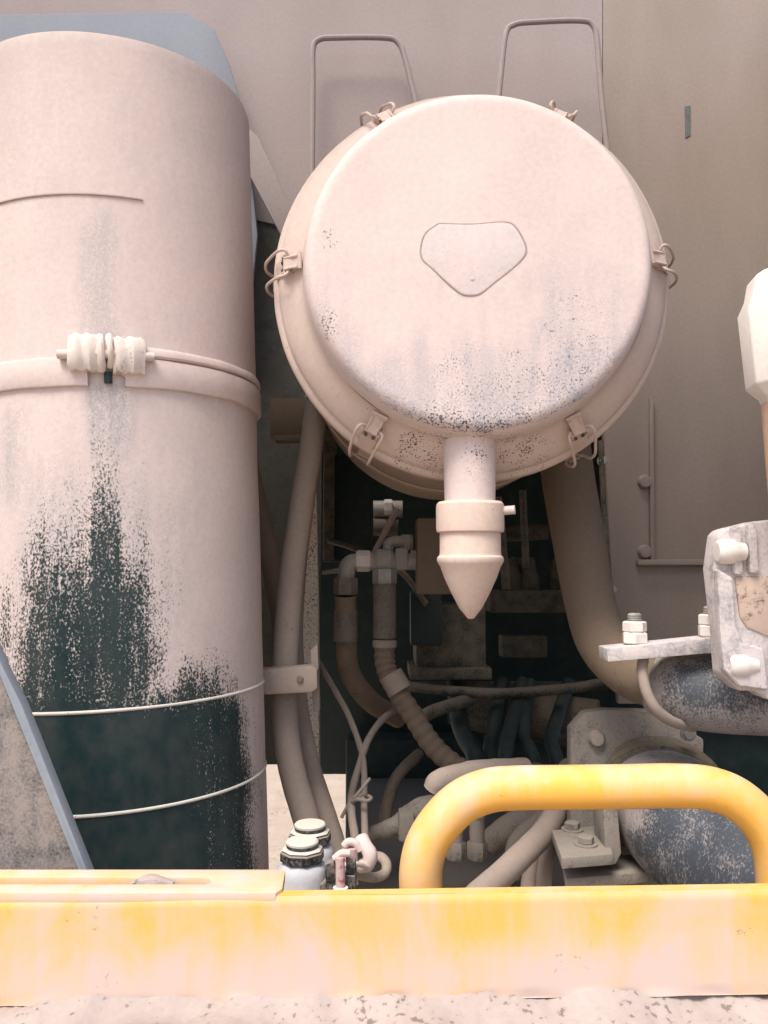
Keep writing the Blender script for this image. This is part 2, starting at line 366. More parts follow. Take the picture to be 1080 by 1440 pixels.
# ------------------------------------------------------------------ tall tank at the left
M['emblem'] = dusty('faded emblem', L(.63, .53, .50), L(.58, .51, .495), L(.4, .38, .38), .15, soft=.2)
M['groovepale'] = dusty('pale groove', L(.42, .33, .29), L(.38, .30, .27), L(.1, .1, .1), .1)
M['grimylt'] = dusty('light grimy steel', L(.27, .235, .20), L(.22, .195, .165), L(.06, .06, .06), .28, fine=300, amp=.45, settle=.15, prough=.5, soft=.22, mid=.9)
M['clampdust'] = dusty('bright dust on clamp', L(.70, .62, .56), L(.60, .51, .45), L(.2, .16, .13), .14, soft=.15, mid=1.0)
def tank():
    n = .85; RT = .207*n; ax = -.391*n; ay = n+RT
    zb = CZ-.50; lean = R(-2.1)
    base = Vector((ax+.025+math.sin(-lean)*(-.0), ay, zb))
    # lean about the viewing direction, pivoting at eye level
    piv = Vector((ax, ay, CZ)); A = (Matrix.Rotation(lean, 3, 'Y') @ Vector((0, 0, 1))).normalized()
    o = piv + A*(-.52)
    def tz(py): return at(85, py, n).z - o.z
    t = thing('storage_tank', 'tall dust coated cylindrical tank with a strap and dark bare patch', 'tank', o)
    H = tz(40)
    prof = [(0, 0)] + [(RT, H*i/300) for i in range(297)] + [(RT, H-.005), (RT-.001, H-.002), (RT-.004, H), (RT*.5, H+.004), (0, H+.005)]
    def wear(px, py, c):
        nz = noise.noise(Vector((px/26, py/160, 3))) ; nz2 = noise.noise(Vector((px/60, py/60, 9)))
        x = px+nz2*10
        # main bare patch: column streak, left block, right block, then the bottom zone
        w = 0
        top = 690+nz*50
        if 125 < px < 170: top = 610+nz*30
        left = sm(0, 55, x); right = 1-sm(175, 275, x+nz*25)
        a = sm(top-110, top+230, py)*left*right*.80
        if px < 45: a = max(a, .54*sm(740, 890, py))
        b = sm(890+nz2*18+nz*14-30*bump1(px, 230, 270, 330, 360), 1040+nz2*10, py+ (15 if px < 120 else 0))*(1-sm(312, 385, px+nz2*14-(py-1000)*.05))
        b = b*1.0
        w = max(a, b*.98)
        w += .16*nz*sm(.05, .3, w)
        w = min(w, .95-.10*sm(225, 290, px))+.3*sm(985, 1040, py)*(1-sm(200, 300, px))
        th = .75*bump1(px, 100, 122, 158, 176)*sm(262, 330, py)*(1-sm(475, 500, py))
        th = max(th, 1.25*bump1(px+nz*6, 112, 132, 172, 205)*bump1(py, 530, 545, 600, 700))
        th = max(th, .8*bump1(px, -5, 10, 22, 50)*bump1(py, 545, 600, 680, 760))
        th = max(th, .55*bump1(px, 205, 230, 250, 285)*bump1(py, 640, 760, 840, 930), .8*left*right*sm(600, 720, py), .12+.2*nz2)
        return (w-.02, th)
    MB().lathe(prof, o, A, 220).build('shell', M['tank'], t, wear=wear, rough=.0012, rs=5)
    MB().lathe([(RT-.0002, tz(272)-.0012), (RT+.0011, tz(272)-.0006), (RT+.0011, tz(272)+.0006), (RT-.0002, tz(272)+.0012)], o, A, 120, -140, -62, (1, 0, 0)).build('rim_seam', M['groovepale'], t)
    for y in (1003, 1149):
        z = tz(y)
        MB().lathe([(RT-.0005, z-.0020), (RT+.0012, z-.0011), (RT+.0016, z), (RT+.0012, z+.0011), (RT-.0005, z+.0020)], o, A, 160).build('weld_seam', M['seam'], t)
    # strap: wide band, raised lip, clamp
    z0, z1, z2, z3 = tz(542), tz(504), tz(500), tz(486)
    ca = math.degrees(math.atan2(-1, 0)) # direction to the viewer
    ref = (1, 0, 0)
    # azimuth 0 = +X, -90 = towards camera ; the clamp sits at about photo x=155
    c0 = -75
    band = [(RT-.001, z0-.002), (RT+.0045, z0-.001), (RT+.0055, z0+.001), (RT+.0058, z1-.002), (RT+.0045, z1+.001), (RT-.001, z1+.002)]
    lip = [(RT-.001, z2-.001), (RT+.0045, z2), (RT+.006, z2+.002), (RT+.006, z3-.003), (RT+.004, z3), (RT-.001, z3+.001)]
    MB().lathe(band, o, A, 150, c0+6, c0+354, ref).build('strap', M['dust'], t, rough=.0012, rs=25)
    MB().lathe(lip, o, A, 150, c0+12, c0+300, ref).build('strap_lip', M['dust'], t, rough=.0012, rs=25)
    # clamp: folded lugs round a cross bolt
    u = Vector((1, 0, 0)); u = (u-A*u.dot(A)).normalized(); w_ = A.cross(u)
    def cyl(az, r, z): return o + A*z + (u*math.cos(R(az))+w_*math.sin(R(az)))*r
    zc = tz(500)
    zA, zB = tz(469), tz(524)
    c = None
    # two folded strap ends, each wrapped round a trunnion, with a nut and a spacer between
    for az, hw, up, dn, out in ((c0-7.0, 4.6, 1.0, .92, .017), (c0+7.2, 5.0, .93, 1.0, .016)):
        m = MB(); vs, fs = [], []
        prof_ = [(RT+.002, -.5*dn), (RT+out*.72, -.47*dn), (RT+out, -.30*dn), (RT+out*1.08, .0), (RT+out, .32*up), (RT+out*.70, .48*up), (RT+.002, .52*up)]
        nn = 9
        for r_, z_ in prof_:
            for i in range(nn):
                u_ = i/(nn-1)*2-1
                vs.append(cyl(az+hw*u_, r_-.003*u_**6-.0012*math.cos(u_*7+az), zc+(zA-zB)*z_+.0012*math.sin(u_*9+az)))
        for a_ in range(len(prof_)-1):
            for b_ in range(nn-1): fs.append((a_*nn+b_, a_*nn+b_+1, (a_+1)*nn+b_+1, (a_+1)*nn+b_))
        for b_ in (0, nn-1): fs.append(tuple(a_*nn+b_ for a_ in range(len(prof_))))
        m.add(vs, fs)
        if c is None: c = m.build('clamp', M['clampdust'], t, rough=.0015, rs=120)
        else: m.build('trunnion_lug', M['clampdust'], c, rough=.0015, rs=120)
    for az, h0, h1, rr in ((c0-1.6, -.42, .44, .0042), (c0+1.2, -.30, .46, .0036)):
        MB().tube([cyl(az, RT+.006, zc+(zA-zB)*h0), cyl(az+.3, RT+.014, zc+(zA-zB)*h0*.4), cyl(az, RT+.015, zc+(zA-zB)*h1*.5), cyl(az-.2, RT+.008, zc+(zA-zB)*h1)], rr, 10, 4).build('fold', M['clampdust'], c, rough=.001, rs=120)
    MB().tube([cyl(c0-15, RT+.0105, zc-.001), cyl(c0, RT+.0115, zc-.001), cyl(c0+15, RT+.0105, zc-.001)], .0050, 12, 5).build('cross_bolt', M['dust'], c)
    MB().tube([cyl(c0+.5, RT+.003, zc-.018), cyl(c0+.5, RT+.002, zc-.030)], .0042, 12, 1).build('gap_streak', M['teal'], c)  # added dark plug, stands for the gap and streak below the clamp
tank()

# ------------------------------------------------------------------ round air filter canister
FX, FZ = .1005, CZ+.3262; YF = .93; KF = 1.03
M['lidrim'] = dusty('warm dusty lid rim', L(.60, .475, .41), L(.54, .44, .385), L(.07, .06, .05), 'attr', fine=450, amp=.8, thin=L(.3, .27, .24), mid=.6)
M['latch'] = dusty('dusty latch', L(.58, .46, .40), L(.50, .40, .35), L(.09, .07, .06), .16, fine=300, amp=.6, mid=.7)
def air_filter():
    o = Vector((FX, 0, FZ)); ax = (0, 1, 0)
    t = thing('air_filter', 'round dust coated air filter canister with wire latches and a drain spout', 'air filter', (FX, 1.1, FZ-.22))
    lid = [(0, .8372)]+[(.166*i/40, .838-.0008*(1-(i/40)**2)) for i in range(1, 41)]
    lid += [(.169, .8384), (.1725, .8397), (.1755, .842), (.1778, .8455), (.1795, .850), (.1808, .856), (.1818, .863), (.183, .870)]
    rim = [(.183, .870), (.1845, .8755), (.1865, .8795), (.1895, .8825), (.194, .8860), (.200, .8900), (.206, .8945), (.2115, .8995), (.216, .9045), (.2185, .9085), (.2192, .9120), (.2200, .9145), (.2225, .9160), (.2255, .9175), (.2275, .9205), (.2280, .9245), (.2280, .936), (.2255, .9395), (.217, .940)]
    cr = lambda r: KF*(r if r < .183 else .183+(r-.183)*.85)
    K_ = lambda p: [(cr(r), t) for r, t in p]
    lid, rim = K_(lid), K_(rim)
    def wear(px, py, c):
        nz = noise.noise(Vector((px/40, py/40, 1))); n2 = noise.noise(Vector((px/14, py/90, 5)))
        r = math.hypot(c.x-FX, c.z-FZ); onface = r < .178*KF
        w = 0.0; th = 0
        if onface:
            w = .42*sm(530, 606, py+nz*10)*bump1(px+nz*30, 480, 570, 740, 850)
            w = max(w, .27*bump1(py+nz*20, 440, 530, 600, 640)*bump1(px+nz*40, 560, 650, 800, 900))
            w = max(w, .20*bump1(py+nz*20, 380, 430, 560, 620)*bump1(px+nz*30, 740, 800, 860, 910))
            w = max(w, .34*bump1(px, 445, 452, 470, 482)*bump1(py, 420, 440, 470, 495))
            w = max(w, .30*bump1(px, 448, 454, 470, 480)*bump1(py, 318, 325, 345, 360))
            th = .80*sm(425, 575, py+nz*40)*bump1(px+nz*25, 440, 530, 860, 930)+.3*bump1(px, 425, 440, 480, 520)*bump1(py, 330, 400, 470, 560)
            th += .35*bump1(px+nz*30, 720, 790, 860, 920)*bump1(py+nz*40, 330, 400, 520, 600)
            th += .25*n2*sm(340, 460, py) + .10*max(0, n2)
        else:
            w = .34*bump1(py+nz*8, 600, 612, 650, 695)*bump1(px+nz*25, 520, 570, 745, 800)
            w = max(w, .08); th = .15
        return (w, max(0, th))
    lb = MB().lathe(lid, o, ax, 200).build('lid', M['lid'], t, wear=wear, rough=.0012, rs=8)
    MB().lathe(rim, o, ax, 200).build('lid_rim', M['lidrim'], t, wear=wear, rough=.0006, rs=14)
    body = [(.213, .943), (.214, .955), (.212, .965), (.212, 1.33), (.205, 1.345), (.12, 1.36), (0, 1.36)]
    MB().lathe(K_(body), o, ax, 128).build('body', M['dustwarm'], t)
    MB().lathe(K_([(.2105, .9395), (.2105, .9435)]), o, ax, 128).build('gasket', M['groove'], t)
    # emblem on the lid
    pts = [(618, 315), (665, 316), (708, 313), (724, 320), (737, 343), (737, 358), (722, 375), (698, 394), (676, 411), (662, 414), (648, 411), (628, 395), (610, 378), (595, 364), (593, 347), (600, 328)]
    YE = .8365
    P = [at(x, y, YE) for x, y in pts]
    C = sum(P, Vector())/len(P)
    ring = catmull(P+[P[0]], 4)[:-1]; n = len(ring); m = MB()
    inn = [C+(p-C)*.965+Vector((0, -.0006, 0)) for p in ring]
    m.add([p+Vector((0, .0026, 0)) for p in ring]+[p+Vector((0, -.0004, 0)) for p in ring]+inn+[C+Vector((0, -.0008, 0))],
          [(i, (i+1) % n, (i+1) % n+n, i+n) for i in range(n)]+[(i+n, (i+1) % n+n, (i+1) % n+2*n, i+2*n) for i in range(n)]+[(i+2*n, (i+1) % n+2*n, 3*n) for i in range(n)])
    em = m.build('emblem_plate', M['emblem'], t)
    gr = MB(); gr.tube([C+(p-C)*1.02+Vector((0, .0006, 0)) for p in ring+[ring[0]]], .0011, 8, 1)
    gr.build('outline', M['groovepale'], em)
    MB().lathe([(.0001, -.0016), (.0022, -.0012), (.003, .001)], at(664, 392, YE), (0, 1, 0), 12).build('stud', M['dust'], em)
    # six wire latches round the rim
    for k, ang in enumerate((4.5, 62, 119, 177, 237, 302.5)):
        a = R(ang); rad = Vector((math.cos(a), 0, math.sin(a))); tan = Vector((-math.sin(a), 0, math.cos(a))); fw = Vector((0, 1, 0))
        rot = random.uniform(-.14, .14); tan = (tan+rad*rot).normalized()
        md = M['latch']
        def q(r, s, y): return o+rad*cr(r)+tan*s+fw*y
        def strip(m, path, w, th):      # bent sheet metal strip, path of (r, y), half width w
            vs, fs = [], []; n = len(path)
            for i, (r, y) in enumerate(path):
                r0, y0 = path[max(i-1, 0)]; r1, y1 = path[min(i+1, n-1)]
                l = math.hypot(r1-r0, y1-y0) or 1; nr, ny = (y1-y0)/l*th, -(r1-r0)/l*th
                ww_ = w[i] if isinstance(w, (list, tuple)) else w
                vs += [q(r, -ww_, y), q(r, ww_, y), q(r+nr, ww_, y+ny), q(r+nr, -ww_, y+ny)]
            for i in range(n-1):
                for e in range(4): fs.append((i*4+e, i*4+(e+1) % 4, i*4+4+(e+1) % 4, i*4+4+e))
            fs += [(0, 1, 2, 3), ((n-1)*4+3, (n-1)*4+2, (n-1)*4+1, (n-1)*4)]
            m.add(vs, fs)
        br = MB()   # riveted foot plate and two upright ears
        strip(br, [(.191, .8835), (.203, .8905), (.213, .8995), (.2195, .9085), (.223, .9145)], [.007, .0085, .0095, .0095, .008], .0016)
        for s in (-.0088, .0088):
            br.add([q(.198, s-.0007, .888), q(.214, s-.0007, .900), q(.213, s-.0007, .8885), q(.203, s-.0007, .881), q(.198, s+.0007, .888), q(.214, s+.0007, .900), q(.213, s+.0007, .8885), q(.203, s+.0007, .881)],
                   [(0, 1, 2, 3), (7, 6, 5, 4), (0, 4, 5, 1), (1, 5, 6, 2), (2, 6, 7, 3), (3, 7, 4, 0)])
        lt = br.build('latch', md, t)
        lv = MB()   # over-centre lever with a rolled lip
        strip(lv, [(.1875, .8715), (.1895, .8745), (.196, .8790), (.203, .8815), (.209, .8850)], [.0085, .0078, .0070, .0066, .0056], .0014)
        lv.tube([q(.1872, -.0090, .8705), q(.1872, .0090, .8705)], .0017, 8, 1)
        for s in (-.0062, .0062): lv.tube([q(.191, s, .8735), q(.200, s, .8785), q(.209, s, .8840)], .0014, 6, 3)
        lv.build('lever', md, lt, rough=.0003, rs=200)
        pv = MB(); pv.tube([q(.2085, -.0105, .8860), q(.2085, .0105, .8860)], .0017, 10, 1); pv.build('pivot', md, lt)
        for s in (-.0045, .0045):
            MB().lathe([(0, -.0006), (.0019, -.0006), (.0019, .003)], q(.2125, s, .8935), fw, 10).build('rivet_hole', M['groove'], lt)
        wl = MB(); ww = .0128; j1 = random.uniform(-.002, .002); j2 = random.uniform(-.002, .002)
        wl.tube([q(.2030, -.0078, .8845), q(.2075, -ww-.001, .8800), q(.2170, -ww-.002, .8860), q(.2290, -ww-.001, .9040), q(.2385+j1, -ww, .9230), q(.2405+j1, -ww+.001, .945), q(.234, -.0115, .962),
                 q(.2295, -.004, .968), q(.2295, .004, .968), q(.234, .0115, .962), q(.2405+j2, ww-.001, .945), q(.2385+j2, ww, .9230), q(.2290, ww+.001, .9040), q(.2170, ww+.002, .8860), q(.2075, ww+.001, .8800), q(.2030, .0078, .8845)], .0017, 10, 4)
        wl.build('wire_loop', md, lt)
        hk = MB(); strip(hk, [(.2125, .952), (.2135, .962), (.222, .967), (.232, .9665), (.2350, .962)], [.009, .009, .0085, .008, .007], .0014)
        hk.build('hook', M['dustwarm'], lt)
    # drain spout, clamp ring, rubber duckbill
    YN = .885; top = at(660, 600, YN); zz = lambda y: at(660, y, YN).z
    def swear(px, py, c): return (.30*bump1(px, 640, 655, 680, 700)*bump1(py, 615, 632, 660, 690)+.05, .15)
    cx = top.x; oz = Vector((cx, YN, 0))
    MB().lathe([(.029, zz(600)), (.0285, zz(640)), (.0275, zz(700)), (.0275, zz(720))]+[], oz, (0, 0, 1), 48).build('spout', M['lid'], t, wear=swear)
    MB().lathe([(.026, zz(706)), (.034, zz(706)), (.0365, zz(710)), (.0368, zz(716)), (.0368, zz(742)), (.0362, zz(748)), (.033, zz(750)), (.028, zz(750))], oz, (0, 0, 1), 48).build('collar', M['rubber'], t, rough=.0003, rs=60)
    MB().tube([Vector((cx+.034, YN-.008, zz(719))), Vector((cx+.047, YN-.012, zz(718)))], .0048, 12, 1).build('collar_screw', M['dust'], t)
    m = MB(); vs, fs = [], []; seg = 48
    prof = [(.0325, 747, 1), (.0330, 752, 1), (.0330, 776, 1), (.0335, 781, 1), (.0358, 784, 1), (.0362, 788, 1), (.0345, 793, 1), (.0325, 797, 1), (.0285, 812, .95), (.0215, 832, .9), (.0125, 855, .85), (.0045, 868, .8), (.0030, 870, .6)]
    for r, y, fl in prof:
        for k in range(seg):
            a = 2*math.pi*k/seg
            vs.append(Vector((cx + r*math.cos(a), YN + r*math.sin(a)*fl, zz(y))))
    for i in range(len(prof)-1):
        for k in range(seg): fs.append((i*seg+k, i*seg+(k+1) % seg, (i+1)*seg+(k+1) % seg, (i+1)*seg+k))
    fs.append(tuple(range((len(prof)-1)*seg, len(prof)*seg)))
    m.add(vs, fs); m.build('drain_valve', M['rubber'], t)
    # mounting band of the body
    MB().lathe(K_([(.2125, 1.16), (.2155, 1.162), (.2155, 1.198), (.2125, 1.2)]), o, ax, 100).build('mounting_band', M['dustwarm'], t)
air_filter()

# ------------------------------------------------------------------ yellow beam and handle
def beam():
    Y = .62
    t = thing('beam', 'weathered yellow steel beam across the bottom with dusty streaks', 'beam', at(540, 1395, Y))
    tl, tr = at(-80, 1268, Y), at(1160, 1250, Y); bl, br = at(-80, 1416, Y), at(1160, 1397, Y)
    nx, nz = 260, 30; vs, fs = [], []
    for j in range(nz+1):
        for i in range(nx+1):
            a = i/nx; b = j/nz
            p = (bl+(br-bl)*a)*(1-b)+(tl+(tr-tl)*a)*b
            p = p+Vector((0, .0012*noise.noise(p*9)+.0016*sm(.94, 1, b)-.0025*sm(.10, 0, b)*noise.noise(p*40), 0))
            vs.append(p)
    n1 = len(vs)
    for j in range(nz):
        for i in range(nx):
            q = j*(nx+1)+i; fs.append((q, q+1, q+nx+2, q+nx+1))
    m = MB(); m.add(vs, fs)
    # back and edges
    D = Vector((0, .012, 0)); topi = [nz*(nx+1)+i for i in range(nx+1)]
    m.add([tl+Vector((0, .0016, 0)), tr+Vector((0, .0016, 0)), tr+D, tl+D, bl, br, br+D, bl+D], [(0, 1, 2, 3), (3, 2, 6, 7), (4, 7, 6, 5), (0, 3, 7, 4), (1, 5, 6, 2)])
    def wear(px, py, c):
        v = .52+.42*sm(1290, 1390, py) 
        v -= .34*bump1(px, 40, 210, 300, 450)*(1-sm(1300, 1385, py))
        v -= .45*bump1(px, 580, 660, 730, 820)*(1-sm(1300, 1360, py))
        v -= .32*bump1(px, 780, 850, 890, 960)*(1-sm(1300, 1370, py))
        v -= .30*bump1(px, 1010, 1040, 1200, 1300)
        v -= .20*bump1(px, -100, -90, 40, 60)
        v -= .12*bump1(px, 440, 470, 560, 600)
        return (v, 0)
    m.build('web', M['beam'], t, wear=wear)
    # top plate at the left with a long slot
    zt = at(200, 1264, Y).z
    def tp(px, Yd): return Vector(((px-540)/F*Yd, Yd, zt))
    Ya, Yb = .6205, .668
    # ring of plate around the slot: slot from x=-.. to photo x~305
    sl = [(-300, .641), (296, .641), (303, .6425), (305, .6455), (303, .6485), (296, .650), (-300, .650)]
    outer = [tp(-90, Ya), tp(392, Ya), tp(400, Ya+.006), tp(404, Yb-.004), tp(398, Yb), tp(-90, Yb)]
    s0, s1 = .6375, .6505
    def slab(P, th, name, mat, par, w):
        m = MB(); n = len(P); m.add([p for p in P]+[p-Vector((0, 0, th)) for p in P], [tuple(range(n)), tuple(reversed(range(n, 2*n)))]+[(i, i+n, (i+1) % n+n, (i+1) % n) for i in range(n)])
        return m.build(name, mat, par, wear=w, bevel=.0006)
    def w2(px, py, c): return (.78-.25*bump1(px, 180, 230, 260, 330), 0)
    # plate as one outline with the slot notched in from the left end
    P = [tp(-90, Ya), tp(392, Ya), tp(401, Ya+.008), tp(405, Yb-.004), tp(399, Yb), tp(-90, Yb), tp(-90, s1), tp(290, s1), tp(300, s1-.0008), tp(304, (s0+s1)/2), tp(300, s0+.0008), tp(290, s0), tp(-90, s0)]
    tpz = Vector((0, 0, .004))
    slab([p+tpz for p in P], .007, 'top_plate', M['beam'], t, w2)
    m2 = MB(); m2.box((tp(100, .6445).x, .6445, zt-.0065), (abs(tp(306, .6445).x-tp(-95, .6445).x), .020, .002)); m2.build('slot_floor', M['slot'], t)
    MB().tube([tp(195, .6443)+Vector((0, 0, .0005)), tp(222, .6443)+Vector((0, 0, .003)), tp(252, .6443)+Vector((0, 0, .0005))], [.003, .0062, .003], 10, 4).build('weld_blob', M['ledge'], t, rough=.001, rs=150)
beam()
YH = .665
hp = [(592, 1320), (592, 1262), (592, 1222), (600, 1188), (620, 1156), (650, 1127), (686, 1112), (725, 1108), (800, 1107), (880, 1106), (950, 1105), (1000, 1109), (1040, 1126), (1072, 1158), (1090, 1200), (1096, 1262), (1096, 1320)]
h = MB().tube([at(x, y, YH+.0) for x, y in hp], pm(29.5, YH), 28, 8)
tag(h.build('grab_handle', M['handle']), 'bright yellow bent tube grab handle rising behind the beam', 'handle')

# slanted guard at lower left
gd = thing('guard_plate', 'slanted grey guard plate at the lower left in front of the tank', 'guard', at(0, 1290, .70))
MB().prism([(-160, 700), (-100, 715), (-8, 930), (118, 1240), (140, 1300), (-160, 1300)], .70, .006).build('face', M['glass'], gd, bevel=.001)
MB().prism([(-100, 712), (-92, 709), (4, 938), (30, 990), (128, 1238), (152, 1300), (139, 1300), (116, 1240), (-9, 930)], .692, .014).build('edge_trim', M['trim'], gd, bevel=.002)

# ------------------------------------------------------------------ hoses between tank and canister
def hose(pts, r, name, mat, label, cat='hose', group=None, n=8, seg=18, rough=.0006, wear=None):
    return tag(MB().tube([at(*p) for p in pts], r, seg, n).build(name, M[mat], rough=rough, rs=40, wear=wear), label, cat, group)
hose([(446, 560, 1.25), (436, 640, 1.22), (420, 740, 1.19), (408, 830, 1.16), (402, 930, 1.13), (401, 1000, 1.12), (408, 1070, 1.11), (430, 1150, 1.10), (462, 1250, 1.08), (480, 1300, 1.08)],
     pm(18, 1.14), 'thick_hose', 'tan', 'thick tan hose running down beside the tank through the clamp bar')
hose([(446, 560, 1.36), (432, 680, 1.33), (418, 790, 1.30), (412, 890, 1.26), (418, 990, 1.21), (436, 1080, 1.18), (458, 1150, 1.15), (490, 1250, 1.12)],
     pm(15, 1.2), 'slim_hose', 'tan', 'slimmer tan hose just behind the thick hose at the clamp bar')
hose([(345, 640, 1.30), (366, 730, 1.28), (386, 810, 1.26), (398, 880, 1.25), (406, 960, 1.25)], pm(15, 1.28), 'brown_hose', 'brown', 'brown hose slanting down from behind the tank')
cb = thing('clamp_bar', 'flat dusty clamp bar holding two tan hoses against the tank', 'clamp', at(405, 975, 1.06))
MB().prism([(360, 942), (438, 937), (446, 942), (447, 968), (438, 974), (360, 978)], 1.07, .03).build('bar', M['tan'], cb, bevel=.003)
MB().lathe([(0, -.004), (.004, -.003), (.005, .002)], at(422, 955, 1.07), (0, 1, 0), 12).build('screw', M['grimy'], cb)
MB().prism([(436, 915), (447, 905), (450, 1000), (440, 1000)], 1.105, .012).build('tab', M['tan'], cb, bevel=.002)
tag(MB().prism([(428, 700), (443, 690), (447, 850), (449, 1115), (432, 1100), (424, 930), (420, 800)], 1.38, .03).build('post', M['speck'], bevel=.002),
    'narrow dusty speckled post with sunlight painted in behind the tan hoses', 'post')
ab = thing('angle_bracket', 'small dark angle bracket with a bright edge under the canister left side', 'bracket', at(430, 625, 1.34))
MB().prism([(380, 560), (430, 560), (430, 612), (380, 616)], 1.36, .01).build('plate', M['brown'], ab, bevel=.001)
MB().prism([(429, 555), (434, 555), (432, 622), (428, 624)], 1.335, .03).build('bright_edge', M['bright'], ab, bevel=.001)
MB().pbox(386, 612, 430, 620, 1.335, .028).build('shelf', M['brown'], ab, bevel=.001)

# ------------------------------------------------------------------ deep interior machinery
eg = thing('engine_block', 'dark teal engine block deep in the shade under the canister', 'engine', at(660, 1090, 2.0))
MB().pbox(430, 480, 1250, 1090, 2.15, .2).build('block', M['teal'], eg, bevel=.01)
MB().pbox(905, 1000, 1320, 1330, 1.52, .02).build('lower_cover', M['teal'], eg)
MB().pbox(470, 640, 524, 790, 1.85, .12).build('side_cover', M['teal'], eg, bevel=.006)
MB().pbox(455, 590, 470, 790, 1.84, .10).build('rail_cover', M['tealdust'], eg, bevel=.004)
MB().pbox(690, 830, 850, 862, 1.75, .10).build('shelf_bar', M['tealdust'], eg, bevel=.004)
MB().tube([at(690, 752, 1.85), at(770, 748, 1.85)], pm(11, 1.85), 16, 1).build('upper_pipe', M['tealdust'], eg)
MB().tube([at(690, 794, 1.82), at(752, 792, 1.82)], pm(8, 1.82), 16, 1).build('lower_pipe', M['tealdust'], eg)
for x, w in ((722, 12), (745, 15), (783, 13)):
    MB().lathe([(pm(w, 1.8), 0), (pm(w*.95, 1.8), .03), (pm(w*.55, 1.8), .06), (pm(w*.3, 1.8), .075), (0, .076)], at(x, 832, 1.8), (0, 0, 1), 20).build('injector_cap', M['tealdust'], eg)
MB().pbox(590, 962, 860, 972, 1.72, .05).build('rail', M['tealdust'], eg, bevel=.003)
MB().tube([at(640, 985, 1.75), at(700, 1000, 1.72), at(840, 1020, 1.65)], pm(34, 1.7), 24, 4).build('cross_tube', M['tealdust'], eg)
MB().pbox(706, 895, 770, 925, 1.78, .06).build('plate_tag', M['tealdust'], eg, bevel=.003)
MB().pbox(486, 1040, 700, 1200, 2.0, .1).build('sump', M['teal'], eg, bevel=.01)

tag(MB().pbox(586, 728, 642, 836, 1.32, .06).build('relay_box', M['brown'], bevel=.006), 'small brown box hanging under the canister behind the spout', 'box')
bx_ = thing('filter_housing', 'brown dusty housing below the spout tip deep in the bay', 'housing', at(640, 945, 1.6))
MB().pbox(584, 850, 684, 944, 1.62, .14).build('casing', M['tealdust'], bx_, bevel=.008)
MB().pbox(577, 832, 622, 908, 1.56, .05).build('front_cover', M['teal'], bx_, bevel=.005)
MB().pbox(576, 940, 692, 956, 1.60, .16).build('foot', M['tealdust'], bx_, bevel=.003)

# elbow fittings
ef = thing('pipe_fitting', 'cluster of zinc elbow and tee fittings with a bright nut', 'fitting', at(530, 830, 1.36))
YE2 = 1.36
MB().tube([at(486, 830, YE2), at(487, 806, YE2), at(492, 793, YE2), at(510, 790, YE2), at(600, 790, YE2)], pm(12, YE2), 18, 6).build('elbow', M['zinc'], ef)
MB().hexa(at(501, 789, YE2), (1, 0, 0), pm(15, YE2), pm(20, YE2), ref=(0, 0, 1)).build('bright_nut', M['bright'], ef)
MB().lathe([(pm(11, YE2), 0), (pm(18, YE2), pm(8, YE2)), (pm(18, YE2), pm(26, YE2)), (pm(11, YE2), pm(34, YE2))], at(523, 790, YE2), (1, 0, 0), 24).build('tee', M['zinc'], ef)
MB().hexa(at(556, 786, YE2), (1, 0, 0), pm(17, YE2), pm(18, YE2), ref=(0, 1, 0)).build('nut', M['zinc'], ef)
MB().hexa(at(577, 786, YE2), (1, 0, 0), pm(14, YE2), pm(14, YE2), ref=(0, 1, 0)).build('nut', M['zinc'], ef)
MB().tube([at(546, 786, YE2+.02), at(546, 768, YE2+.02), at(552, 762, YE2+.02), at(580, 761, YE2+.02)], pm(8, YE2), 14, 4).build('upper_elbow', M['zinc'], ef)
MB().hexa(at(572, 752, YE2+.02), (0, 0, -1), pm(9, YE2), pm(22, YE2)).build('plug', M['zinc'], ef)
MB().hexa(at(486, 812, YE2-.01), (0, 0, -1), pm(17, YE2), pm(24, YE2)).build('lower_nut', M['grimy'], ef)
MB().hexa(at(541, 800, YE2-.01), (0, 0, -1), pm(17, YE2), pm(22, YE2)).build('lower_nut', M['zinc'], ef)
tag(MB().tube([at(558, 716, 1.42), at(521, 788, 1.375)], pm(4.5, 1.4), 10, 1).build('thin_rod', M['tan']), 'thin pale rod slanting up from the bright nut', 'rod')
bf = thing('banjo_fitting', 'small pale fitting with a bright nut tucked under the canister', 'fitting', at(545, 745, 1.5))
MB().tube([at(525, 716, 1.5), at(566, 716, 1.5)], pm(12, 1.5), 16, 1).build('stub', M['zinc'], bf)
MB().hexa(at(540, 713, 1.48), (1, 0, 0), pm(11, 1.48), pm(12, 1.48), ref=(0, 0, 1)).build('nut', M['bright'], bf)
MB().tube([at(525, 740, 1.5), at(560, 742, 1.5)], pm(13, 1.5), 16, 1).build('lower_stub', M['grimy'], bf)

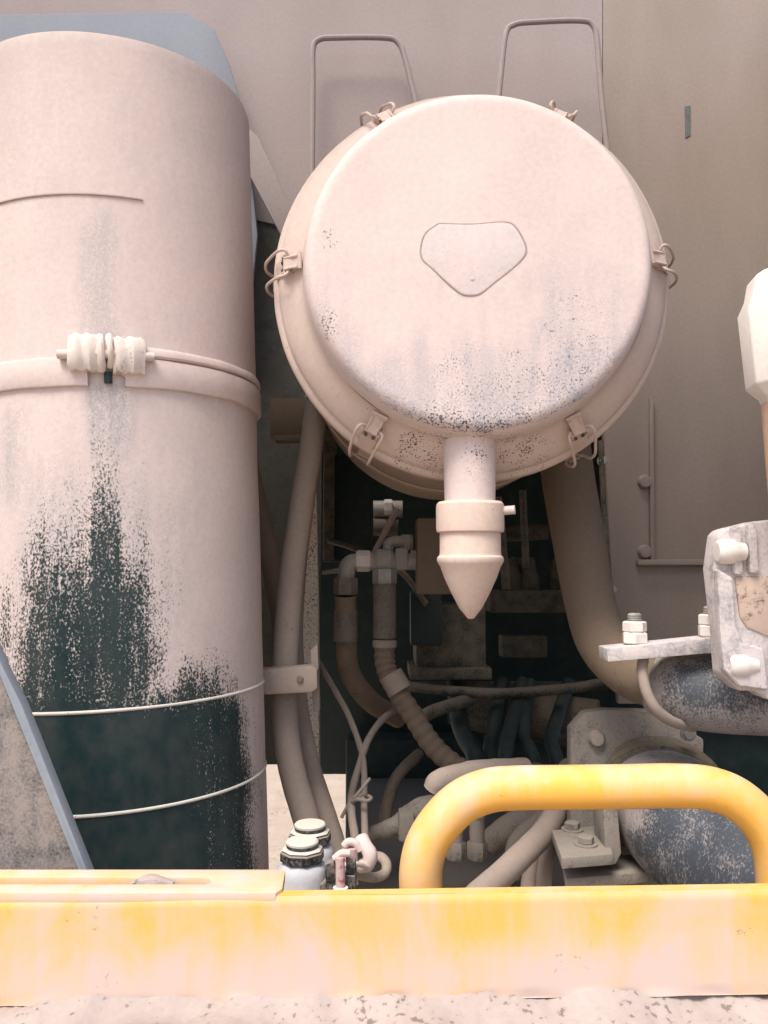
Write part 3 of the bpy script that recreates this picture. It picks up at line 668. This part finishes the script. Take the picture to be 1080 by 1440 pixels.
ha = thing('short_hose', 'brown hose hanging straight down below the left elbow fitting', 'hose', at(490, 990, 1.36))
MB().tube([at(486, 838, 1.35), at(487, 900, 1.36), at(492, 945, 1.38), at(520, 985, 1.42), at(560, 1010, 1.5)], pm(15, 1.36), 18, 6).build('tube', M['brown'], ha)
MB().lathe([(pm(16.5, 1.35), 0), (pm(16.5, 1.35), .05), (pm(15, 1.35), .052)], at(486, 902, 1.355), (0, 0, 1), 20).build('ferrule', M['grimy'], ha)
hb = thing('ribbed_hose', 'grey hose below the tee fitting bending into a ribbed tan hose', 'hose', at(600, 1080, 1.34))
MB().tube([at(541, 822, 1.345), at(541, 860, 1.345), at(541, 897, 1.345)], pm(16, 1.345), 20, 3).build('sleeve', M['hosegrey'] if 'hosegrey' in M else M['grimy'], hb)
MB().lathe([(pm(14, 1.34), 0), (pm(17, 1.34), .003), (pm(17, 1.34), .012), (pm(14, 1.34), .015)], at(541, 912, 1.345), (0, 0, 1), 20).build('ferrule', M['tan'], hb)
c = catmull([at(541, 900, 1.345), at(542, 935, 1.34), at(556, 968, 1.33), at(582, 1008, 1.32), at(610, 1050, 1.31), at(650, 1082, 1.30), at(700, 1092, 1.30), at(760, 1088, 1.32)], 26)
MB().tube(c, [pm(14.5, 1.33)*(1+.05*math.sin(i*.85)) for i in range(len(c))], 18, 1).build('ribs', M['brown'], hb)
MB().tube([at(549, 948, 1.33), at(563, 972, 1.325)], pm(17.5, 1.33), 18, 1).build('clip', M['tan'], hb)

# low hoses behind the handle
lowh = [([(640, 960, 1.68), (645, 1010, 1.60), (655, 1040, 1.55), (668, 1062, 1.5), (672, 1110, 1.5)], 13, 'leftmost of the dark hoses hanging above the yellow handle'),
        ([(705, 960, 1.68), (700, 1000, 1.60), (694, 1030, 1.56), (690, 1060, 1.55), (688, 1110, 1.5)], 12, 'second dark hose from the left above the yellow handle'),
        ([(735, 960, 1.68), (726, 1000, 1.56), (716, 1032, 1.5), (712, 1062, 1.45), (708, 1110, 1.45)], 11, 'third dark hose from the left above the yellow handle'),
        ([(745, 960, 1.68), (738, 1000, 1.56), (736, 1036, 1.5), (748, 1060, 1.45), (760, 1110, 1.45)], 9, 'fourth dark hose leaning right above the yellow handle'),
        ([(800, 960, 1.68), (785, 1005, 1.58), (775, 1040, 1.53), (782, 1066, 1.5), (786, 1110, 1.5)], 10, 'rightmost dark hose above the yellow handle beside the flange plate')]
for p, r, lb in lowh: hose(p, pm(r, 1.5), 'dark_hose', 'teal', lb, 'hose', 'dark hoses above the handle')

# ------------------------------------------------------------------ brown bent pipe with worn sleeve, clamp with U bolt
bpipe = thing('bent_pipe', 'brown bent pipe from behind the canister ending in a worn blue black sleeve', 'pipe', at(900, 1000, 1.0))
MB().tube([at(790, 600, 1.22), at(800, 680, 1.18), at(814, 760, 1.13), at(828, 840, 1.08), at(846, 900, 1.03), at(880, 940, .98), at(920, 958, .95), at(985, 968, .93)],
          [pm(37, 1.2), pm(37, 1.18), pm(37, 1.12), pm(36, 1.06), pm(36, 1.02), pm(36, .97), pm(36, .95), pm(36, .93)], 32, 8).build('pipe', M['brown'], bpipe)
def slw(px, py, c):
    nz = noise.noise(Vector((px/30, py/30, 2)))
    return (.30+.40*bump1(py+nz*14, 918, 945, 985, 1012)*sm(918, 960, px+nz*10)+.08*nz, 0)
MB().tube([at(916, 955, .935), at(930, 960, .93), at(960, 967, .92), at(1000, 974, .905), at(1060, 978, .885), at(1150, 980, .86)],
          [pm(36, .93), pm(47, .93), pm(53, .92), pm(54, .9), pm(54, .88), pm(54, .86)], 40, 10).build('worn_sleeve', M['sleeve'], bpipe, wear=slw)
uc = thing('pipe_clamp', 'flat bar pipe clamp with two nutted studs and a U bolt', 'clamp', at(930, 920, .88))
YC = .865
MB().prism([(853, 912), (1030, 894), (1030, 916), (855, 931)], YC, .034).build('bar', M['barspk'] if 'barspk' in M else M['cast'], uc, bevel=.0015)
for x, yb in ((893, 905), (1000, 895)):
    o = at(x, yb, YC+.017); S = pm(1, YC+.017)
    n1_ = MB().hexa(o, (0, 0, 1), 18*S, 16*S, ref=(.9, .3, 0)).build('nut', M['bright'], uc)
    MB().hexa(o+Vector((0, 0, 16*S)), (0, 0, 1), 16.5*S, 15*S, ref=(.6, .8, 0)).build('lock_nut', M['bright'], n1_)
    MB().bolt(o+Vector((0, 0, 30*S)), (0, 0, 1), 9.5*S, 12*S).build('stud', M['zinc'], n1_)
MB().tube([at(905, 925, .885), at(903, 945, .878), at(910, 975, .872), at(925, 1000, .872), at(948, 1016, .885), at(975, 1022, .92)], pm(7.5, .88), 14, 6).build('u_bolt', M['tan'], uc)

# ------------------------------------------------------------------ castings at the right edge
cs = thing('valve_casting', 'ribbed cast metal valve body at the right edge with caked dirt', 'valve', at(1060, 980, .80))
YV = .80
MB().prism([(1010, 752), (1018, 744), (1062, 733), (1160, 722), (1160, 992), (1078, 984), (1062, 972), (1040, 972), (1018, 950), (1014, 890), (1004, 800)], YV, .03).build('body', M['cast'], cs, bevel=.006, bseg=3)
for x0, x1, y0, y1 in ((1030, 1042, 738, 808), (1052, 1064, 733, 806), (1086, 1100, 728, 800)):
    MB().prism([(x0, y0+4), (x1, y0), (x1+4, y1), (x0+3, y1)], YV-.008, .012).build('rib', M['cast'], cs, bevel=.003)
MB().prism([(1010, 800), (1032, 812), (1036, 880), (1046, 904), (1076, 912), (1082, 972), (1040, 966), (1019, 944), (1014, 890)], YV-.010, .014).build('flange_lip', M['cast'], cs, bevel=.004, bseg=3)
MB().prism([(1034, 812), (1150, 808), (1150, 905), (1082, 896), (1052, 884), (1040, 868)], YV-.002, .006).build('caked_dirt', M['castdirt'], cs, bevel=.002, rough=.002, rs=80)
for x, y in ((1006, 776), (1022, 934)):
    o = at(x+20, y, YV+.004); S = pm(1, YV)
    MB().lathe([(0, 0), (13*S, .5*S), (16.5*S, 4*S), (17.5*S, 9*S), (17.5*S, 22*S), (15*S, 26*S), (12*S, 40*S)], o-Vector((24*S, .008, 0)), (1, 0, 0), 28).build('bolt_head', M['bright'], cs)
rd = thing('rod_end', 'pale hex nut on an orange brown rod at the right edge', 'rod', at(1110, 700, .72))
o = at(1122, 560, .72); S = pm(1, .72)
MB().lathe([(0, -20*S), (44*S, -18*S), (52*S, 4*S), (68*S, 20*S), (72*S, 130*S), (62*S, 150*S), (56*S, 176*S), (40*S, 186*S), (0, 188*S)], o, (-.04, 0, 1), 8, ref=(1, .25, 0)).build('hex_nut', M['bright'], rd, bevel=.002)
MB().tube([at(1124, 565, .72), at(1134, 740, .725)], [50*S, 46*S], 28, 1).build('rod', M['rust'], rd)

# ------------------------------------------------------------------ lower right: flange, big hose, angle plates
fl = thing('flange_mount', 'dusty chamfered flange plate with ring holding the large hose', 'flange', at(850, 1215, 1.02))
MB().prism([(802, 1025), (822, 1002), (850, 998), (925, 1000), (990, 1040), (990, 1240), (802, 1240)], 1.05, .022).build('plate', M['grimylt'] if 'grimylt' in M else M['grimy'], fl, bevel=.003)
MB().lathe([(0, -.010), (.008, -.009), (.0105, -.003), (.0105, .002)], at(838, 1038, 1.05), (0, 1, 0), 20).build('bolt', M['tan'], fl)
MB().lathe([(0, -.003), (.003, -.002), (.0035, .002)], at(823, 1078, 1.05), (0, 1, 0), 12).build('pin', M['grimy'], fl)
MB().lathe([(.060, 0), (.084, -.002), (.086, -.012), (.080, -.018), (.083, -.022), (.080, -.028), (.06, -.03)], at(930, 1128, 1.05), (.35, 1, .1), 60).build('ring', M['tealdust'], fl)
def bhw(px, py, c):
    nz = noise.noise(Vector((px/40, py/40, 7)))
    return (.26+.50*sm(875, 925, px+nz*20)*sm(1085, 1130, py+nz*20)*(1-.4*sm(1200, 1270, py-(px-900)*.30))+.14*nz, 0)
bh = hose([(925, 1118, 1.06), (945, 1143, 1.0), (985, 1178, .93), (1040, 1212, .88), (1110, 1240, .83), (1200, 1265, .80)], pm(84, .95), 'large_hose', 'sleeve',
     'large worn blue black hose leaving the flange below the yellow handle', n=14, seg=48, wear=bhw, rough=.001)
an = thing('angle_plate', 'angled steel mounting plates with two bolts under the flange', 'mounting plate', at(830, 1240, .95))
def zplate(poly, z, th, name):
    m = MB(); P = [Vector((x, y, z)) for x, y in poly]; n = len(P)
    m.add(P+[p-Vector((0, 0, th)) for p in P], [tuple(range(n)), tuple(reversed(range(n, 2*n)))]+[(i, i+n, (i+1) % n+n, (i+1) % n) for i in range(n)])
    return m
def onz(px, py, z):     # surveyed point on a horizontal plane
    u = (px-540)/F; v = (720-py)/F
    y = CP - v*SP; zz = SP + v*CP; s = (z-CZ)/zz
    return (u*s, y*s)
z1 = at(820, 1210, .93).z
M_an = 'grimylt'
zplate([onz(776, 1172, z1), onz(850, 1164, z1), onz(862, 1206, z1), onz(790, 1212, z1)], z1+.004, .012, 'upper').build('upper_plate', M['grimylt'], an, bevel=.0012)
z2 = z1-.024
zplate([onz(790, 1206, z2), onz(905, 1200, z2), onz(918, 1226, z2), onz(795, 1236, z2)], z2, .012, 'lower').build('lower_plate', M['grimylt'], an, bevel=.0015)
MB().prism([(848, 1128), (868, 1130), (874, 1200), (866, 1216), (852, 1216)], .96, .05).build('upright', M['grimylt'], an, bevel=.002)
for x, y in ((805, 1172), (824, 1193)):
    p = onz(x, y, z1); o = Vector((p[0], p[1], z1+.004))
    b = MB().lathe([(0, 0), (.0135, 0), (.0135, .002), (0, .002)], o, (0, 0, 1), 20).build('washer', M['grimylt'], an)
    MB().hexa(o+Vector((0, 0, .002)), (0, 0, 1), .0095, .008).build('bolt_head', M['grimylt'], b)

hose([(655, 1275, .88), (700, 1235, .94), (742, 1195, 1.0), (770, 1163, 1.06), (790, 1120, 1.12), (800, 1080, 1.2)], pm(17, 1.0), 'diagonal_hose', 'tan', 'tan hose slanting up to the right inside the yellow handle')
hose([(742, 1300, 1.08), (744, 1240, 1.1), (752, 1190, 1.13), (765, 1150, 1.18)], pm(11, 1.1), 'upright_hose', 'tan', 'left of two upright pale hoses under the slanting hose', group='upright pale hoses')
hose([(764, 1300, 1.05), (765, 1240, 1.06), (772, 1190, 1.1), (782, 1150, 1.15)], pm(11, 1.08), 'upright_hose', 'tan', 'right of two upright pale hoses next to the mounting plates', group='upright pale hoses')
hose([(722, 1235, 1.2), (722, 1195, 1.2), (735, 1172, 1.2), (760, 1150, 1.2), (775, 1120, 1.22)], pm(11, 1.2), 'curved_hose', 'grimylt', 'grey hose curling behind the slanting tan hose')
hose([(690, 1185, 1.28), (720, 1162, 1.26), (770, 1140, 1.25), (800, 1130, 1.25)], pm(18, 1.28), 'stub_hose', 'grimylt', 'thick grimy hose stub between the two fittings and slanting hose')
for x, lb in ((641, 'left of two capped pipe fittings inside the yellow handle'), (671, 'right of two capped pipe fittings inside the yellow handle')):
    o = at(x, 1208, 1.12); S = pm(1, 1.12)
    t = thing('capped_fitting', lb, 'fitting', o, 'capped pipe fittings')
    MB().hexa(o, (0, 0, 1), 14*S, 24*S, ref=(.5, .8, 0)).build('cap_nut', M['grimylt'], t)
    MB().lathe([(10.5*S, 22*S), (10.5*S, 56*S), (12*S, 57*S), (12*S, 70*S), (0, 71*S)], o, (0, 0, 1), 20).build('stem', M['grimylt'], t)
hose([(608, 1112, 1.02), (618, 1098, 1.02), (645, 1088, 1.03), (690, 1082, 1.05), (740, 1080, 1.08)], pm(15, 1.03), 'dusty_hose', 'tan', 'dusty tan hose end behind the left bend of the handle', rough=.002)
hose([(520, 1172, 1.2), (555, 1162, 1.2), (580, 1148, 1.2), (602, 1138, 1.2), (640, 1150, 1.25)], [pm(r, 1.2) for r in (9, 13, 16, 18, 15)], 'dusty_cable', 'grimylt', 'lumpy dusty cable end lying left of the handle leg', rough=.003)
tag(MB().pbox(560, 1145, 584, 1185, 1.17, .04).build('cable_block', M['grimylt'], bevel=.006, rough=.001), 'small dusty block on the deck left of the handle leg', 'block')

# ------------------------------------------------------------------ plastic bottles, terminal block, cables
def bottle(x, ytop, Y, s, label, lean=0):
    S = pm(1, Y)*s; o = at(x, ytop+160, Y)
    zt = at(x, ytop, Y).z - o.z
    t = thing('plastic_bottle', label, 'bottle', o, 'plastic bottles with black caps')
    A = Vector((lean, 0, 1))
    MB().lathe([(0, 0), (36*S, 2*S), (37*S, zt-48*S), (36*S, zt-40*S), (32*S, zt-34*S), (27*S, zt-31*S), (24*S, zt-28*S)], o, A, 40).build('body', M['plastic'], t)
    n_ = MB().hexa(o+A*(zt-30*S), A, 32*S, 17*S, n=8, ch=.18, ref=(1, .3, 0)).build('cap_nut', M['black'], t)
    MB().lathe([(29*S, 0), (30*S, 1*S), (27*S, 3*S), (0, 3.4*S)], o+A*(zt-13.2*S), A, 8, ref=(1, .3, 0)).build('dust_layer', M['capwhite'], n_)
    MB().lathe([(20*S, 0), (23*S, 1*S), (23*S, 4*S), (0, 4.5*S)], o+A*(zt-9.5*S), A, 32).build('cap_rim', M['black'], n_)
    MB().lathe([(23*S, 0), (23.5*S, 3*S), (21.5*S, 5*S), (0, 6*S)], o+A*(zt-5*S), A, 32).build('cap_disc', M['capwhite'], n_)
bottle(424, 1181, .86, .95, 'front pale grey plastic bottle with black cap beside the beam plate')
bottle(435, 1157, .95, .92, 'rear pale grey plastic bottle with black cap behind the front bottle')
tb = thing('terminal_block', 'dark terminal block with faded red terminals beside the bottles', 'connector', at(476, 1275, .84))
YT = .84
MB().prism([(450, 1245), (466, 1232), (500, 1232), (502, 1290), (448, 1290)], YT, .02).build('base', M['black'], tb, bevel=.002)
MB().prism([(456, 1216), (470, 1211), (474, 1240), (458, 1242)], YT-.002, .014).build('side_jaw', M['black'], tb, bevel=.002)
MB().prism([(486, 1206), (500, 1212), (501, 1236), (487, 1238)], YT+.002, .014).build('side_jaw', M['black'], tb, bevel=.002)
MB().tube([at(478, 1206, YT-.004), at(479, 1250, YT-.004)], pm(6.5, YT), 14, 1).build('terminal', M['pink'], tb)
MB().lathe([(0, 0), (.0075, 0), (.0075, .003), (0, .0035)], at(479, 1252, YT-.005), (0, 0, 1), 16).build('washer', M['bright'], tb)
MB().tube([at(470, 1208, YT), at(480, 1200, YT), at(492, 1200, YT)], pm(5, YT), 10, 4).build('lug', M['dust'], tb)
MB().tube([at(480, 1256, YT-.003), at(481, 1290, YT-.003)], pm(3, YT), 10, 1).build('screw', M['pink'], tb)
tb2 = thing('cable_plug', 'pale dusty cable plug with red insert behind the terminal block', 'connector', at(495, 1215, .92))
MB().tube([at(492, 1222, .92), at(492, 1192, .92)], pm(11, .92), 16, 1).build('insert', M['pink'], tb2)
MB().tube([at(484, 1190, .92), at(490, 1184, .92), at(500, 1186, .92), at(506, 1196, .92)], pm(5.5, .92), 12, 5).build('ring_lug', M['dust'], tb2)
MB().tube([at(505, 1218, .925), at(518, 1214, .92), at(520, 1200, .92), at(512, 1187, .925), (at(508, 1180, .93))], pm(10, .92), 16, 5).build('boot', M['dust'], tb2, rough=.001, rs=60)
hose([(500, 1228, .94), (525, 1234, .95), (541, 1228, .96), (543, 1214, .97), (534, 1205, .98), (524, 1206, .99)], pm(7, .95), 'looped_cable', 'tan', 'short looped tan cable right of the cable plug')
hose([(470, 1225, .9), (488, 1216, .89), (506, 1216, .9), (520, 1222, .92)], pm(3.5, .9), 'jumper_wire', 'dust', 'thin pale jumper wire across the cable plug')
hose([(425, 880, 1.50), (448, 930, 1.42), (468, 965, 1.36), (492, 1010, 1.32), (508, 1055, 1.28), (512, 1085, 1.24), (512, 1130, 1.18), (514, 1195, 1.1)], pm(4.6, 1.2), 'thin_cable', 'tan', 'right of two thin cables tied together above the cable plug')
hose([(575, 985, 1.44), (540, 1010, 1.36), (518, 1040, 1.30), (506, 1075, 1.26), (496, 1110, 1.22), (494, 1140, 1.16), (502, 1195, 1.1)], pm(5.5, 1.2), 'thin_cable', 'tan', 'left of two thin cables tied together above the cable plug')
tw = thing('wire_tie', 'twisted wire tie round the two thin cables', 'wire', at(508, 1135, 1.17))
MB().tube([at(494, 1130, 1.17), at(503, 1124, 1.155), at(516, 1126, 1.15), at(522, 1122, 1.16), at(512, 1118, 1.19), at(498, 1122, 1.19), at(492, 1128, 1.175), at(480, 1150, 1.17)], pm(2.6, 1.17), 8, 5).build('loop', M['tan'], tw)
MB().tube([at(498, 1122, 1.165), at(512, 1105, 1.17), at(520, 1095, 1.18)], pm(2.2, 1.17), 8, 4).build('tail', M['tan'], tw)

# ------------------------------------------------------------------ more lines and small parts in the shade
clutter = [
 ([(462, 760, 1.62), (500, 772, 1.60), (560, 800, 1.58), (600, 850, 1.55)], 4, 'wiring', 'thin dark wire sagging behind the elbow fittings'),
 ([(455, 805, 1.55), (475, 803, 1.5), (500, 806, 1.45)], 3, 'wiring', 'thin pale wire entering the elbow fittings from the left'),
 ([(560, 960, 1.62), (600, 968, 1.6), (700, 975, 1.58), (800, 968, 1.56), (850, 960, 1.55)], 7, 'pipe_line', 'thin level pipe crossing above the flange plate'),
 ([(590, 1010, 1.6), (610, 1000, 1.58), (640, 990, 1.56), (660, 985, 1.6)], 9, 'pipe_line', 'short pipe beside the ribbed hose'),
 ([(700, 700, 1.7), (706, 760, 1.68), (712, 830, 1.66)], 6, 'pipe_line', 'thin upright pipe just right of the drain spout'),
 ([(735, 690, 1.75), (738, 760, 1.74), (740, 800, 1.73)], 5, 'pipe_line', 'thin upright pipe between the spout and the brown bent pipe'),
 ([(590, 1060, 1.45), (560, 1090, 1.4), (545, 1130, 1.35), (540, 1170, 1.3)], 8, 'pipe_line', 'grimy pipe curving down left of the handle bend'),
 ([(845, 620, 1.40), (852, 760, 1.39), (866, 900, 1.38)], 4, 'wiring', 'thin wire following the edge of the right hand sheet'),
]
for p, r, nm_, lb in clutter:
    hose(p, pm(r, p[0][2]), nm_, 'tealdust', lb, 'wire' if nm_ == 'wiring' else 'pipe')
for x, y, Y, r, lb in ((848, 648, 1.40, 6, 'upper small bolt on the edge of the right hand sheet'), (862, 829, 1.40, 4, 'lower small bright bolt on the edge of the right hand sheet'), (968, 1032, 1.0, 8, 'small teal bolt under the worn sleeve')):
    o = at(x, y, Y); S = pm(r, Y)
    t = thing('small_bolt', lb, 'bolt', o)
    MB().hexa(o, (0, -1, 0), S, S*.8).build('head', M['zinc'], t)
    MB().lathe([(0, -.001), (S*1.35, -.001), (S*1.35, .003), (0, .003)], o, (0, 1, 0), 16).build('washer', M['zinc'], t)
